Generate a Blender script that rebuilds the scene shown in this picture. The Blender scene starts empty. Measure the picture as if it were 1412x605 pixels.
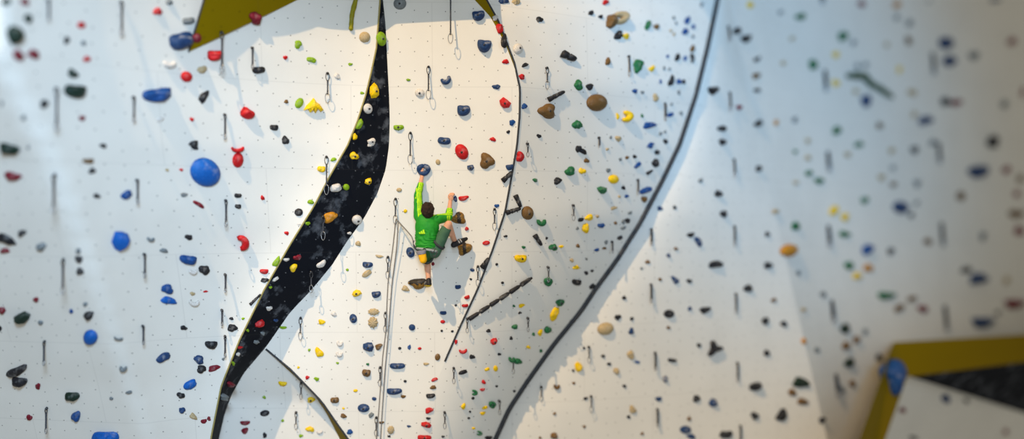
import bpy, bmesh, math, random
from mathutils import Vector, Matrix, noise
random.seed(7)
SC = bpy.context.scene
COL = SC.collection
F = 1800.0; CX, CY = 706.0, 302.5; CAMZ = 8.0; D0 = 20.0

# ------------------------------------------------------------------ helpers
def lin(c):
    return tuple(((v/255)/12.92 if v/255 <= .04045 else ((v/255+.055)/1.055)**2.4) for v in c) + (1,)
def interp(pts):
    def f(t):
        n = len(pts)
        i = 0
        while i < n-2 and t > pts[i+1][0]: i += 1
        (a, b), (c, d) = pts[i], pts[i+1]
        return b + (d-b)*(t-a)/(c-a)
    return f
def W(px, py, P):
    """real-world point seen in direction (px,py) that stands P metres in front of the 20 m plane"""
    d = D0 - P
    return Vector(((px-CX)/F*d, d, CAMZ + (CY-py)/F*d))
def mesh_obj(name, verts, faces, mat=None, parent=None, smooth=True, mats=None, midx=None):
    me = bpy.data.meshes.new(name)
    me.from_pydata([tuple(v) for v in verts], [], faces)
    if mats:
        for m in mats: me.materials.append(m)
    elif mat: me.materials.append(mat)
    if midx:
        me.polygons.foreach_set('material_index', midx)
    if smooth: me.polygons.foreach_set('use_smooth', [True]*len(me.polygons))
    me.update()
    o = bpy.data.objects.new(name, me); COL.objects.link(o)
    if parent:
        o.parent = parent
        o.matrix_parent_inverse = Matrix.Translation(-parent.location)
    return o
def empty(name, loc):
    o = bpy.data.objects.new(name, None); o.empty_display_size = .1
    o.location = loc; COL.objects.link(o); return o
def tag(o, label, cat, group=None, kind=None):
    o['label'] = label; o['category'] = cat
    if group: o['group'] = group
    if kind: o['kind'] = kind
    return o
def struct(o, label=None):
    o['kind'] = 'structure'
    if label: o['label'] = label
    return o

# ------------------------------------------------------------------ materials
def mat_base(name, rough=.6, spec=.22):
    m = bpy.data.materials.new(name); m.use_nodes = True
    nt = m.node_tree; b = nt.nodes['Principled BSDF']; b.inputs['Roughness'].default_value = rough; b.inputs['Specular IOR Level'].default_value = spec
    return m, nt, b
def nd(nt, t, **kw):
    n = nt.nodes.new(t)
    for k, v in kw.items():
        if k in n.inputs: n.inputs[k].default_value = v
        else: setattr(n, k, v)
    return n
def mix(nt, fac, a, b):
    n = nt.nodes.new('ShaderNodeMix'); n.data_type = 'RGBA'
    for s, v in ((0, fac), (6, a), (7, b)):
        if hasattr(v, 'is_output'): nt.links.new(v, n.inputs[s])
        else: n.inputs[s].default_value = v
    return n.outputs[2]
def ramp(nt, src, a, b, va=0., vb=1.):
    n = nt.nodes.new('ShaderNodeMapRange'); n.inputs[1].default_value = a; n.inputs[2].default_value = b
    n.inputs[3].default_value = va; n.inputs[4].default_value = vb
    nt.links.new(src, n.inputs[0]); return n.outputs[0]
def wall_mat(name, rgb, dots=True, dirt=.10, rough=.65, smear=None, dotcol=(60,56,52)):
    m, nt, b = mat_base(name, rough, .06)
    tc = nd(nt, 'ShaderNodeTexCoord'); sep = nd(nt, 'ShaderNodeSeparateXYZ'); cmb = nd(nt, 'ShaderNodeCombineXYZ')
    nt.links.new(tc.outputs['Object'], sep.inputs[0]); nt.links.new(sep.outputs[0], cmb.inputs[0]); nt.links.new(sep.outputs[2], cmb.inputs[1])
    base = lin(rgb)
    n1 = nd(nt, 'ShaderNodeTexNoise', Scale=1.3, Detail=5.0); nt.links.new(tc.outputs['Object'], n1.inputs['Vector'])
    n2 = nd(nt, 'ShaderNodeTexNoise', Scale=60.0, Detail=3.0); nt.links.new(tc.outputs['Object'], n2.inputs['Vector'])
    c = mix(nt, ramp(nt, n1.outputs[0], .35, .75, 0, dirt*2), base, tuple(v*.72 for v in base[:3])+(1,))
    if smear:
        n3 = nd(nt, 'ShaderNodeTexNoise', Scale=4.0, Detail=4.0, Roughness=.6); nt.links.new(tc.outputs['Object'], n3.inputs['Vector'])
        c = mix(nt, ramp(nt, n3.outputs[0], .54, .78, 0, smear), c, lin((200,205,215)))
    # seams of the plywood panels
    br = nd(nt, 'ShaderNodeTexBrick', Scale=1.0); br.offset = 0.5
    br.inputs['Brick Width'].default_value = 2.4; br.inputs['Row Height'].default_value = 1.25
    br.inputs['Mortar Size'].default_value = .006; br.inputs['Mortar Smooth'].default_value = 0
    nt.links.new(cmb.outputs[0], br.inputs['Vector'])
    c = mix(nt, ramp(nt, br.outputs['Fac'], 0, 1, 0, .10), c, lin((70,66,60)))
    if dots:
        vo = nd(nt, 'ShaderNodeTexVoronoi', Scale=4.6, Randomness=.42); vo.voronoi_dimensions = '2D'
        nt.links.new(cmb.outputs[0], vo.inputs['Vector'])
        c = mix(nt, ramp(nt, vo.outputs['Distance'], .028, .046, .8, 0), c, lin(dotcol))
    nt.links.new(c, b.inputs['Base Color'])
    bp = nd(nt, 'ShaderNodeBump', Strength=.12, Distance=.01); nt.links.new(n2.outputs[0], bp.inputs['Height']); nt.links.new(bp.outputs[0], b.inputs['Normal'])
    return m
def hold_mat(name, rgb, chalk=.35, rough=.5, bump=.35, c2=None):
    m, nt, b = mat_base(name, rough)
    base = lin(rgb)
    tc = nd(nt, 'ShaderNodeTexCoord')
    n1 = nd(nt, 'ShaderNodeTexNoise', Scale=9.0, Detail=4.0); nt.links.new(tc.outputs['Object'], n1.inputs['Vector'])
    n2 = nd(nt, 'ShaderNodeTexNoise', Scale=75.0, Detail=4.0); nt.links.new(tc.outputs['Object'], n2.inputs['Vector'])
    c = mix(nt, ramp(nt, n2.outputs[0], .4, .7), base, c2 and lin(c2) or tuple(v*.62 for v in base[:3])+(1,))
    c = mix(nt, ramp(nt, n1.outputs[0], .56, .74, 0, chalk), c, lin((205,202,196)))
    nt.links.new(c, b.inputs['Base Color'])
    bp = nd(nt, 'ShaderNodeBump', Strength=bump, Distance=.01); nt.links.new(n2.outputs[0], bp.inputs['Height']); nt.links.new(bp.outputs[0], b.inputs['Normal'])
    return m
def plain(name, rgb, rough=.5, metal=0., bump=0, scale=60.):
    m, nt, b = mat_base(name, rough); b.inputs['Base Color'].default_value = lin(rgb); b.inputs['Metallic'].default_value = metal
    tc = nd(nt, 'ShaderNodeTexCoord')
    n2 = nd(nt, 'ShaderNodeTexNoise', Scale=scale, Detail=3.0); nt.links.new(tc.outputs['Object'], n2.inputs['Vector'])
    base = lin(rgb)
    nt.links.new(mix(nt, ramp(nt, n2.outputs[0], .35, .7, 0, .35), base, tuple(v*.7 for v in base[:3])+(1,)), b.inputs['Base Color'])
    if bump:
        bp = nd(nt, 'ShaderNodeBump', Strength=bump, Distance=.02); nt.links.new(n2.outputs[0], bp.inputs['Height']); nt.links.new(bp.outputs[0], b.inputs['Normal'])
    return m

M_WALL = wall_mat('painted_plywood', (222,218,209))
M_STRIPE = wall_mat('black_plywood', (20,22,28), dots=True, smear=.22, rough=.7, dotcol=(110,110,112))
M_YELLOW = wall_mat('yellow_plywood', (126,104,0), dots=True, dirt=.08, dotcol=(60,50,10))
M_EDGE = plain('edge_dark', (52,54,58), .5)
M_PLY = plain('edge_plywood', (150,138,84), .6)
HC = {'b':('blue',(24,72,134)), 'n':('navy',(34,62,104)), 'k':('black',(34,34,38)), 'g':('green',(34,104,62)),
      'l':('lime green',(132,168,24)), 'd':('dark green',(24,44,34)), 'r':('red',(192,24,28)), 'm':('dark red',(120,22,38)),
      'y':('yellow',(238,196,8)), 'o':('brown',(112,82,44)), 'w':('white',(214,208,200)), 't':('tan',(182,160,120)),
      'p':('grey',(118,124,126)), 'c':('bright blue',(14,90,172)), 'a':('amber',(194,130,30))}
HM = {k: hold_mat('resin_'+v[0].replace(' ', '_'), v[1], chalk=.5 if k in 'n' else .22) for k, v in HC.items()}
M_ROCK = hold_mat('resin_bronze_rock', (152,110,42), chalk=.05, bump=.9, c2=(66,46,26))
M_DUAL = hold_mat('resin_dark_top', (44,36,28), chalk=.1, bump=.5)
M_STEEL = plain('steel', (150,152,155), .35, .8)
M_BOLT = plain('bolt_steel', (70,70,72), .4, .8)
M_SLING = plain('sling_webbing', (62,64,70), .8)
M_SLINGD = plain('sling_dark', (38,40,46), .8)
M_ROPE = plain('rope', (120,116,112), .85)
M_WIRE = plain('light_wire', (176,178,180), .4, .5)

# ------------------------------------------------------------------ outlines of the wall (traced edges) and depths
S_l = interp([(-100,526),(0,524),(66,519),(99,512),(132,504),(165,493.5),(200,479.5),(243,454.5),(284,433),(337,400),(398,365),(468,330.5),(532,305),(603,291),(700,280)])
S_r = interp([(-100,526.6),(0,528),(33,531.6),(83,534),(132,536.5),(165,537.5),(200,536.5),(233,532),(266,520.7),(300,502.5),(332,479),(365,458),(398,431),(430.5,400),(478,367),(515,335.6),(546,318.6),(569.5,310),(605,301.7),(700,286)])
C_x = interp([(-100,628),(0,671),(30,687.6),(59.5,699),(86,709),(122,717),(160,716.5),(200,713),(240,706),(292,696.5),(345,679),(400,658),(451,634),(498,613.5),(605,572),(700,540)])
Y_l = interp([(-100,590),(0,654.5),(23,676),(46,689),(66,699),(92,709),(116,716.6),(122,717),(160,716.5),(200,713)])
R_x = interp([(-100,1004),(0,989),(66,975),(132,958.7),(199,936.5),(249.6,912.4),(306,882.6),(358.7,849.6),(398,820.5),(429,800),(474.6,762.7),(522,728.8),(562.7,701.7),(605,682.4),(700,640)])
Q_o = interp([(481,366.5),(508.5,400),(529,420),(554,444),(583,464),(605,480),(700,545)])       # crescent outer edge
Q_i = interp([(481,366),(520,408),(542,432),(569.5,450),(605,468.5),(700,520)])                 # its inner edge
K_x = interp([(-100,985),(0,1005),(190,1045),(605,1140),(700,1162)])                             # crease on the right wall
X_f = interp([(-100,-110),(80,0),(220,72),(350,120),(605,205),(700,240)])                        # crease on the left wall
hgt = interp([(-100,.04),(0,.06),(60,.12),(120,.22),(200,.38),(300,.52),(400,.58),(500,.6),(605,.55),(700,.5)])
lean = lambda y: .00156*(302-y)
def plane3(*p):
    m = Matrix([[1, q[0], q[1]] for q in p]); v = Vector([1/(D0-q[2]) for q in p]); s = m.inverted() @ v
    return lambda x, y: s[0]+s[1]*x+s[2]*y
R1inv = plane3((682,605,-1.95), (989,0,-4.9), (1130,605,-4.2))
Ek = lambda y: .35*min(1, max(0, (y-481)/70))
CA = interp([(-100,.95),(0,.9),(150,.7),(300,.34),(450,.13),(600,.05),(700,.05)]); CB = interp([(-100,.4),(0,.4),(300,.48),(500,.55),(700,.6)])
def P_mid(x, y): return lean(y)
def P_left(x, y):
    def f(x):
        t = (S_l(y)-x)/S_l(y); return hgt(y)*(1-t) + 4.2*min(1, max(0, t))**1.4 + .3*max(0, t-1)
    xf = X_f(y)
    if x < xf: return f(xf) - .22*(f(x)-f(xf)) + lean(y)
    return f(x) + lean(y)
def P_stripe(x, y):
    t = (x-S_l(y))/(S_r(y)-S_l(y)); return hgt(y)*(1-t) - Ek(y)*t + lean(y)
def P_low(x, y): return -Ek(y) + lean(y)
def P_yel(x, y): return lean(y) - .0111*1.0*max(0, x-Y_l(y))
def P_curve(x, y):
    c, r = C_x(y), R_x(y); w = r-c; t = (x-c)/w
    off = .0111*max(0, C_x(y)-Y_l(y)) if y < 120 else 0
    a, b_ = CA(y), CB(y)
    return lean(y) - off - .0111*w*(a*t + b_*t*t)
def P_r1(x, y):
    r, k = R_x(y), K_x(y); t = max(0, (x-r)/(k-r)); a = P_curve(r, y)-.16
    return a + ((D0 - 1/R1inv(k, y)) - a)*t**1.6
G2 = (1/30.5 - 1/24.9)/300
def P_r2(x, y):
    k = K_x(y); s = (x-k)/300; return D0 - (1/R1inv(k, y) + (6.2*(max(s,0)+.02)**.70 - 6.2*.02**.70 if s > 0 else 25*s))
# bottom right volume: front face stands out from the far wall
def P_vol(x, y): return P_r2(x, y) + 2.2
def P_volin(x, y): return P_r2(x, y) + 1.9 - .02*max(0, y-520)
OVinv = plane3((260,72,P_left(260,72)), (281,0,P_left(281,0)+.22), (410,0,P_left(410,0)))
def P_over(x, y): return D0 - 1/OVinv(x, y)
REG = {'over':P_over,'left':P_left,'stripe':P_stripe,'mid':P_mid,'low':P_low,'yel':P_yel,'curve':P_curve,'r1':P_r1,'r2':P_r2,'vol':P_vol,'volin':P_volin}
def region(x, y):
    if y > 462 and x > 1185:
        top = 472 - (x-1232)*11/180
        left = 1232 - (y-472)*46/133
        if y > top and x > left:
            ti = 518.5-(x-1258)*.13
            li = 1251-(y-519)*.37
            if y < ti or x < li: return 'vol'
            return 'volin'
    if y < 72 and x > 281-21*y/72 and x < 410-150*y/72 - 1: return 'over'
    if x < S_l(y): return 'left'
    if x < S_r(y): return 'stripe'
    if y > 481 and x < Q_i(y): return 'low'
    if y < 116 and Y_l(y) < x < C_x(y): return 'yel'
    if x < C_x(y): return 'mid'
    if x < R_x(y): return 'curve'
    return 'r1' if x < K_x(y) else 'r2'
RNAME = {'over':'yellow overhang','left':'left wall','stripe':'black stripe','mid':'sunlit middle wall','low':'lower left panel','yel':'yellow edge','curve':'curved wall','r1':'right wall','r2':'far right wall','vol':'yellow frame','volin':'framed panel'}

def ribbon(name, y0, y1, xl, xr, P, mat, nx=10, ny=None, label=None):
    ny = ny or int((y1-y0)/10)+1
    V = []; Fc = []
    for j in range(ny+1):
        y = y0+(y1-y0)*j/ny; a, b = xl(y), xr(y)
        for i in range(nx+1):
            x = a+(b-a)*i/nx; V.append(W(x, y, P(x, y)))
    for j in range(ny):
        for i in range(nx):
            a = j*(nx+1)+i; Fc.append((a, a+nx+1, a+nx+2, a+1))
    return struct(mesh_obj(name, V, Fc, mat), label)
YT, YB = -90, 690
ribbon('wall_left', YT, YB, lambda y: -160, S_l, P_left, M_WALL, 30)
ribbon('wall_black_stripe', YT, YB, S_l, S_r, P_stripe, M_STRIPE, 6)
ribbon('wall_middle', YT, 481, S_r, lambda y: Y_l(y) if y < 120 else C_x(y), P_mid, M_WALL, 14, 70)
ribbon('wall_middle_lower', 481, YB, Q_o, C_x, P_mid, M_WALL, 10, 24)
ribbon('wall_lower_left', 481, YB, S_r, Q_i, P_low, M_WALL, 8, 24)
def side_curve():
    V = []; Fc = []; n = 40
    for j in range(n+1):
        y = 481+(YB-481)*j/n
        V += [W(Q_i(y), y, P_low(0, y)), W(Q_o(y), y, lean(y))]
    for j in range(n): Fc.append((2*j, 2*j+2, 2*j+3, 2*j+1))
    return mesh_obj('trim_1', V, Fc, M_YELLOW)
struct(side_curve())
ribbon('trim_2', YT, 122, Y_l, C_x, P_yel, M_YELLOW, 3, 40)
ribbon('wall_curved', YT, YB, C_x, R_x, P_curve, M_WALL, 24)
ribbon('wall_right', YT, YB, lambda y: R_x(y)-60, K_x, P_r1, M_WALL, 14)
ribbon('wall_far_right', YT, YB, K_x, lambda y: 1580, P_r2, M_WALL, 14)

def tube(pts, r, seg=6, cap=True, rf=None):
    """verts, faces of a round tube along pts; r number or list"""
    n = len(pts); V = []; Fc = []
    up = Vector((.13, .9, .2)).normalized(); prev = None
    for i, p in enumerate(pts):
        t = (pts[min(i+1, n-1)] - pts[max(i-1, 0)])
        t = t.normalized() if t.length > 1e-9 else Vector((0,0,1))
        if prev is None:
            a = t.cross(up)
            if a.length < .1: a = t.cross(Vector((1,0,0)))
            a.normalize()
        else:
            a = (prev - t*prev.dot(t)).normalized()
        prev = a; b = t.cross(a)
        rr = r[i] if isinstance(r, (list, tuple)) else r
        for k in range(seg):
            q = 2*math.pi*k/seg; V.append(p + (a*math.cos(q)+b*math.sin(q))*rr)
    for i in range(n-1):
        for k in range(seg):
            k2 = (k+1) % seg
            Fc.append((i*seg+k, i*seg+k2, (i+1)*seg+k2, (i+1)*seg+k))
    if cap:
        Fc.append(tuple(range(seg))[::-1]); Fc.append(tuple((n-1)*seg+k for k in range(seg)))
    return V, Fc
def edge_tube(name, f, P, y0, y1, r, mat, n=70):
    pts = []
    for j in range(n+1):
        y = y0+(y1-y0)*j/n; x = f(y); pts.append(W(x, y, P(x, y)))
    V, Fc = tube(pts, r, 8)
    return struct(mesh_obj(name, V, Fc, mat))
edge_tube('trim_3', S_l, P_left, YT, YB, .013, M_PLY)
edge_tube('trim_4', C_x, P_curve, YT, 498, .016, M_EDGE)
edge_tube('trim_5', Q_o, lambda x, y: lean(y), 481, YB, .016, M_EDGE, 30)
edge_tube('trim_6', R_x, P_curve, YT, YB, .05, M_EDGE)
# return of the curved wall back to the right wall
V = []; Fc = []
for j in range(61):
    y = YT+(YB-YT)*j/60; x = R_x(y)
    V += [W(x, y, P_curve(x, y)), W(x-4, y, P_r1(x, y)-.1)]
for j in range(60): Fc.append((2*j, 2*j+1, 2*j+3, 2*j+2))
struct(mesh_obj('trim_7', V, Fc, M_EDGE))

# ------------------------------------------------------------------ yellow overhanging volume at the top left
def poly(name, pts, faces, mat, parent=None):
    return mesh_obj(name, pts, faces, mat, parent, smooth=False)
def onw(x, y, out, f=None):
    r = f or P_left; return W(x, y, r(x, y)+out)
vt = tag(empty('climbing_volume', onw(262, 72, 0)), 'large yellow overhanging volume jutting from the top of the left wall', 'climbing volume')
A = onw(260, 72, 0); B0 = onw(281, 0, .22); B1 = onw(299, -62, .33); M1 = onw(390, -62, .42); M2 = onw(500, -62, .58); Cc = onw(410, 0, 0)
Dd = W(640, -75, P_mid(640, -75)+.72); Ee = W(640, -30, P_mid(0, -30)); E2 = onw(520, -30, 0, P_left)
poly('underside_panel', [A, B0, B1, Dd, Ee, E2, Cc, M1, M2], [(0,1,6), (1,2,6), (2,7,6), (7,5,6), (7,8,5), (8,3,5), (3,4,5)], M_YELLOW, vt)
Bb = onw(281.5, 0, -.05); Bt = onw(300, -62, -.05); Tt = onw(320, -150, -.05); Te = W(640, -150, P_mid(0,-150)-.05)
poly('side_panel', [A, B0, B1, Bt, Bb], [(0,4,1), (1,4,3,2)], M_EDGE, vt)
poly('top_panel', [B1, M1, M2, Dd, Te, onw(500,-150,-.05), onw(390,-150,-.05), Tt, Bt], [(0,1,6,7), (1,2,5,6), (2,3,4,5), (0,7,8)], M_WALL, vt)
V, Fc = tube([A, B0, B1], .014, 6); mesh_obj('edge_strip', V, Fc, M_EDGE, vt)

# ------------------------------------------------------------------ framed volume at the bottom right
vb = tag(empty('climbing_volume', W(1235, 600, P_vol(1235, 600))), 'large yellow framed volume with a black recess at the lower right corner', 'climbing volume')
vp = lambda x, y: W(x, y, P_vol(x, y)); vi = lambda x, y: W(x, y, P_volin(x, y)); vw = lambda x, y: W(x, y, P_r2(x, y)-.05)
a, b, c, d = (1232,472), (1580,451), (1251,519), (1580,478)
e, f = (1157,690), (1190,690)
poly('yellow_panel', [vp(*a), vp(*b), vp(*d), vp(1258,519), vp(*c), vp(*f), vp(*e)], [(0,4,3), (0,3,2,1), (0,6,5,4)], M_YELLOW, vb)
poly('black_panel', [vp(1256,519), vp(*d), vi(1580, 640), vi(1412, 569)], [(0,3,2,1)], M_STRIPE, vb)
V = []; Fc = []
for j in range(13):
    for i in range(13):
        x = 1190 + (1600-1190)*i/12; yt = 519 + max(0, x-1256)*.321 if x > 1256 else 519-(1256-x)*.0
        xx = max(x, 1251-(yt+(705-yt)*j/12-519)*.37) if i == 0 else x
        y = yt + (705-yt)*j/12
        x = max(x, 1250-(y-519)*.37); V.append(vi(x, y))
for j in range(12):
    for i in range(12): Fc.append((j*13+i, (j+1)*13+i, (j+1)*13+i+1, j*13+i+1))
mesh_obj('inner_panel', V, Fc, M_WALL, vb, smooth=False)
V = [vp(1251,519), vp(*f), vi(1190,690), vi(1251,519)]; mesh_obj('rim_panel', V, [(0,1,2,3)], M_YELLOW, vb, smooth=False)
poly('side_panel', [vp(*a), vp(*b), vw(*b), vw(*a), vp(*e), vw(*e)], [(0,1,2,3), (0,3,5,4)], M_YELLOW, vb)

# ------------------------------------------------------------------ climbing holds
def frame(px, py, reg=None):
    reg = reg or region(px, py); P = REG[reg]
    o = W(px, py, P(px, py)); e = .8
    Tx = (W(px+e, py, P(px+e, py)) - W(px-e, py, P(px-e, py)))/(2*e)
    Ty = (W(px, py-e, P(px, py-e)) - W(px, py+e, P(px, py+e)))/(2*e)
    N = Tx.cross(Ty)
    N.normalize()
    if N.y > 0: N = -N
    return o, Tx, Ty, N, reg
def outline(shape, rnd):
    ph = [rnd.uniform(0, 6.28) for _ in range(5)]
    def ro(q):
        c, s = math.cos(q), math.sin(q)
        if shape == 'E': return 1 + .03*math.cos(2*q+ph[0])
        if shape == 'J':   # half moon, flat lip on top
            r = 1/((abs(c)**2.3+abs(s)**2.3)**(1/2.3)) * (1+.05*math.cos(3*q+ph[1]))
            if s > 0: r = min(r, .60/max(s, .001) + .12*abs(c))
            return r*1.06
        if shape == 'H': return 1 + .09*math.cos(9*q)
        if shape == 'L': return 1+.17*math.cos(3*q+ph[0])+.06*math.cos(5*q+ph[1])
        if shape == 'V':
            return 1 + .16*math.cos(2*q+ph[0]) + .10*math.cos(3*q+ph[1])
        if shape == 'P':
            return (1/((abs(c)**2.6+abs(s)**2.6)**(1/2.6)))*(1+.10*math.cos(3*q+ph[1])+.04*math.cos(5*q+ph[2]))
        return 1+.11*math.cos(2*q+ph[0])+.11*math.cos(3*q+ph[1])+.06*math.cos(5*q+ph[2])+.03*math.cos(7*q+ph[3])
    return ro
def hold_geo(shape, w, h, rot, rnd, hf=1.0):
    """returns (u, v, height) triples with u, v, height in pixels, and faces"""
    V = []; Fc = []; ca, sa = math.cos(math.radians(rot)), math.sin(math.radians(rot))
    def R(u, v): return (u*ca - v*sa, u*sa + v*ca)
    m = min(w, h)
    if shape in 'CRY' or shape == 'N' or shape == 'S':
        def tb(path, seg=10):   # path of (u,v,z,r)
            k0 = len(V)
            pts = [Vector((p[0], p[1], p[2])) for p in path]
            vv, ff = tube(pts, [p[3] for p in path], seg)
            for q in vv:
                a_, b_ = R(q.x, q.y); V.append((a_, b_, max(q.z, -.3)))
            for f_ in ff: Fc.append(tuple(i+k0 for i in f_))
        if shape == 'C':
            n = 12; path = []
            for i in range(n+1):
                t = i/n; q = math.radians(200 + 250*t) if False else math.radians(15 - 210*t)
                th = .30*m*math.sin(math.pi*(.12+.76*t))**.7
                path.append(((w/2-.2*m)*math.cos(q), (h/2-.16*m)*math.sin(q)+.12*h, th*.55, th*.85))
            tb(path)
        elif shape == 'R':
            n = 18; path = []
            for i in range(n+1):
                q = 2*math.pi*i/n + 1.6
                th = .19*m*(1+.15*math.sin(3*q))
                path.append(((w/2-.19*m)*math.cos(q), (h/2-.19*m)*math.sin(q), th*.8, th))
            tb(path, 12)
        elif shape == 'N':      # stacked truncated cones
            nseg = max(2, round(w/h/1.1)); path = []
            for i in range(nseg):
                x0 = -w/2 + w*i/nseg; x1 = -w/2 + w*(i+1)/nseg; k = 1-.35*i/nseg
                path += [(x0, 0, h*.25, h*.5*k), (x0+.72*(x1-x0), 0, h*.25, h*.42*k), (x1-.02*w, 0, h*.25, h*.3*k)]
            tb(path)
        elif shape == 'Y':
            for q in (100, 5, 235):
                q = math.radians(q); L = w*.52
                tb([(0,0,h*.1,h*.19), (L*.5*math.cos(q), L*.5*math.sin(q), h*.12, h*.17), (L*math.cos(q), L*math.sin(q), h*.08, h*.11)])
        return V, Fc
    if shape == 'K':   # crown with three prongs
        base = [(0,.5),(.12,.25),(.3,.1),(.5,-.28),(.36,-.42),(.22,-.22),(.08,-.5),(-.06,-.2),(-.18,-.46),(-.3,-.2),(-.5,-.3),(-.36,0),(-.2,.2)]
        n = len(base)
        for s, z in ((1,-.05),(.92,.16),(.6,.34)):
            for (x, y) in base: V.append((x*w*s, y*h*s, z*m))
        V.append((0, 0, .42*m))
        for k in range(2):
            for i in range(n):
                j = (i+1) % n; Fc.append((k*n+i, k*n+j, (k+1)*n+j, (k+1)*n+i))
        for i in range(n): Fc.append((2*n+i, 2*n+(i+1) % n, 3*n))
        return V, Fc
    seg = 7 if shape == 'V' else (36 if shape == 'H' else 22)
    rings = (1, .8, .45) if shape == 'V' else (1, .96, .84, .66, .42, .2)
    ro = outline(shape, rnd); pn = rnd.uniform(0, 100)
    hh = m*{'E':.34,'B':.36,'J':.5,'P':.38,'V':.45,'H':.3,'L':.3}[shape]*hf
    V0 = []
    for k, r in enumerate(rings):
        for i in range(seg):
            q = 2*math.pi*(i+.5*(k % 2)*(shape == 'V'))/seg; rr = ro(q)*r
            u, v = .5*w*rr*math.cos(q), .5*h*rr*math.sin(q)
            if shape == 'P': v *= 1 - .22*math.cos(q)*(1 if w > h else 0); u *= 1 - .22*math.sin(q)*(0 if w > h else 1)
            z = hh*(1-r**2.6)**.62 if k else -.06*hh
            if shape == 'V': z = hh*(-.06, .6, 1.0)[k]*(1+.25*noise.noise(Vector((u/m*2+pn, v/m*2, 0))))
            elif k:
                z *= 1+.55*noise.noise(Vector((u/m*2.2+pn, v/m*2.2, 1.7)))*(shape in 'BPJ')
                if shape == 'J': z *= 1+.75*v/h*2 if v > 0 else 1
                if shape == 'J' and v > .12*h and r < .9: z *= .45     # finger pocket behind the lip
                if shape == 'H': z *= 1+.22*math.cos(9*q)*r
            V.append((*R(u, v), z))
    V.append((0, 0, hh*(1.05 if shape == 'V' else 1)*(.9 if shape == 'J' else 1)))
    nr = len(rings)
    for k in range(nr-1):
        for i in range(seg):
            j = (i+1) % seg
            if shape == 'V':
                if k % 2 == 0: Fc += [(k*seg+i, k*seg+j, (k+1)*seg+i), (k*seg+j, (k+1)*seg+j, (k+1)*seg+i)]
                else: Fc += [(k*seg+i, k*seg+j, (k+1)*seg+j), (k*seg+i, (k+1)*seg+j, (k+1)*seg+i)]
            else: Fc.append((k*seg+i, k*seg+j, (k+1)*seg+j, (k+1)*seg+i))
    for i in range(seg): Fc.append(((nr-1)*seg+i, (nr-1)*seg+(i+1) % seg, nr*seg))
    Fc.append(tuple(range(seg))[::-1])
    return V, Fc

RAW = []   # (px, py, w, h, rot, colour, shape, landmark)
def tile(x0, y0, s, txt):
    for e_ in txt.replace('\n', ';').split(';'):
        e_ = e_.strip()
        if not e_: continue
        lm = None
        if '|' in e_: e_, lm = [q.strip() for q in e_.split('|')]
        p = e_.split(); c_, sh = p[0], p[1]; n_ = [float(q) for q in p[2:]]
        rot = n_[4] if len(n_) > 4 else 0.
        RAW.append((x0+n_[0]/s, y0+n_[1]/s, n_[2]/s, n_[3]/s, rot, c_, sh, lm))
tile(0, 0, 3.025, '''d B 25 8 45 30;m B 103 8 45 30 -20;d B 117 77 40 38;d V 60 145 80 78 0|big dark green peaked hold
m P 75 230 40 52 30;m P 140 227 48 40 -30;r E 339 105 38 30;k B 278 168 26 32 -20;p B 348 180 22 24;r B 362 246 32 28
d P 305 308 50 34 -25;d J 313 377 88 66 -5|big dark green half-moon hold
k B 183 433 36 38;p B 8 431 16 30;p B 99 490 22 24;m B 342 493 26 26''')
tile(200, 0, 3.025, '''p B 100 8 30 30;r B 52 48 38 34 -20;p J 180 85 50 34;n J 147 165 96 82 15|big navy wedge hold left of the yellow overhang
m E 215 158 40 42;m B 460 75 50 55|dark red hold on the yellow overhang
r J 290 228 62 52|red ledge hold under the overhang tip
w C 100 265 56 42;t B 238 290 42 32;r E 172 320 52 46;b J 50 392 116 66 8|wide blue half-moon hold on the left wall
k P 245 402 60 30 45;r J 426 470 56 52 -30;w B 62 498 34 20;r B 195 498 18 18;k J 538 530 34 28;k J 473 290 52 34
r B 585 240 22 16;o B 589 424 20 16;k B 585 585 34 34;k B 203 600 40 30''')
tile(400, 0, 3.025, '''l B 33 185 32 34;l P 90 250 42 22 -12;l B 251 268 18 14;t E 311 155 46 48 0|round tan hold near the top of the left wall
w B 196 318 30 22 -35;l B 300 388 18 14;y K 97 440 86 66 0|yellow three-pronged crown hold
l E 38 430 34 46 -20;l E 380 162 40 64 10|lime green hold at the top of the black stripe
y V 350 380 44 62 -10|yellow angular hold high on the black stripe
w E 324 453 38 44;l P 290 517 24 46 -30;y B 270 570 22 26;w B 340 590 38 26
l V 493 333 18 13;w E 541 388 42 36;l J 452 530 42 26;p E 458 15 56 50''')
tile(600, 0, 3.025, '''n J 180 62 50 48 10;n J 205 187 56 60 -5|chunky navy hold near the top of the middle wall
n C 45 332 48 44 15;n B 255 362 32 22;n J 118 457 52 52 -8;r V 291 430 50 46|faceted red hold beside the dark seam
r B 294 257 26 22;k P 287 170 22 60;r P 268 118 26 42 15;w B 250 75 22 24;n B 285 5 40 24;t B 337 10 32 22
k B 435 82 30 22;w E 345 204 40 44;k B 375 271 26 18 10;r B 361 320 26 22;k N 553 238 62 30 -30
b B 372 443 26 22;k N 503 398 74 22 22;o L 467 463 68 64 0|brown kidney-shaped hold on the curved wall
g B 597 355 34 44;g B 590 520 34 40;b B 321 511 26 24;k B 305 550 16 14;r B 241 581 26 18;n J 38 585 52 36;k B 433 567 20 16''')
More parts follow.
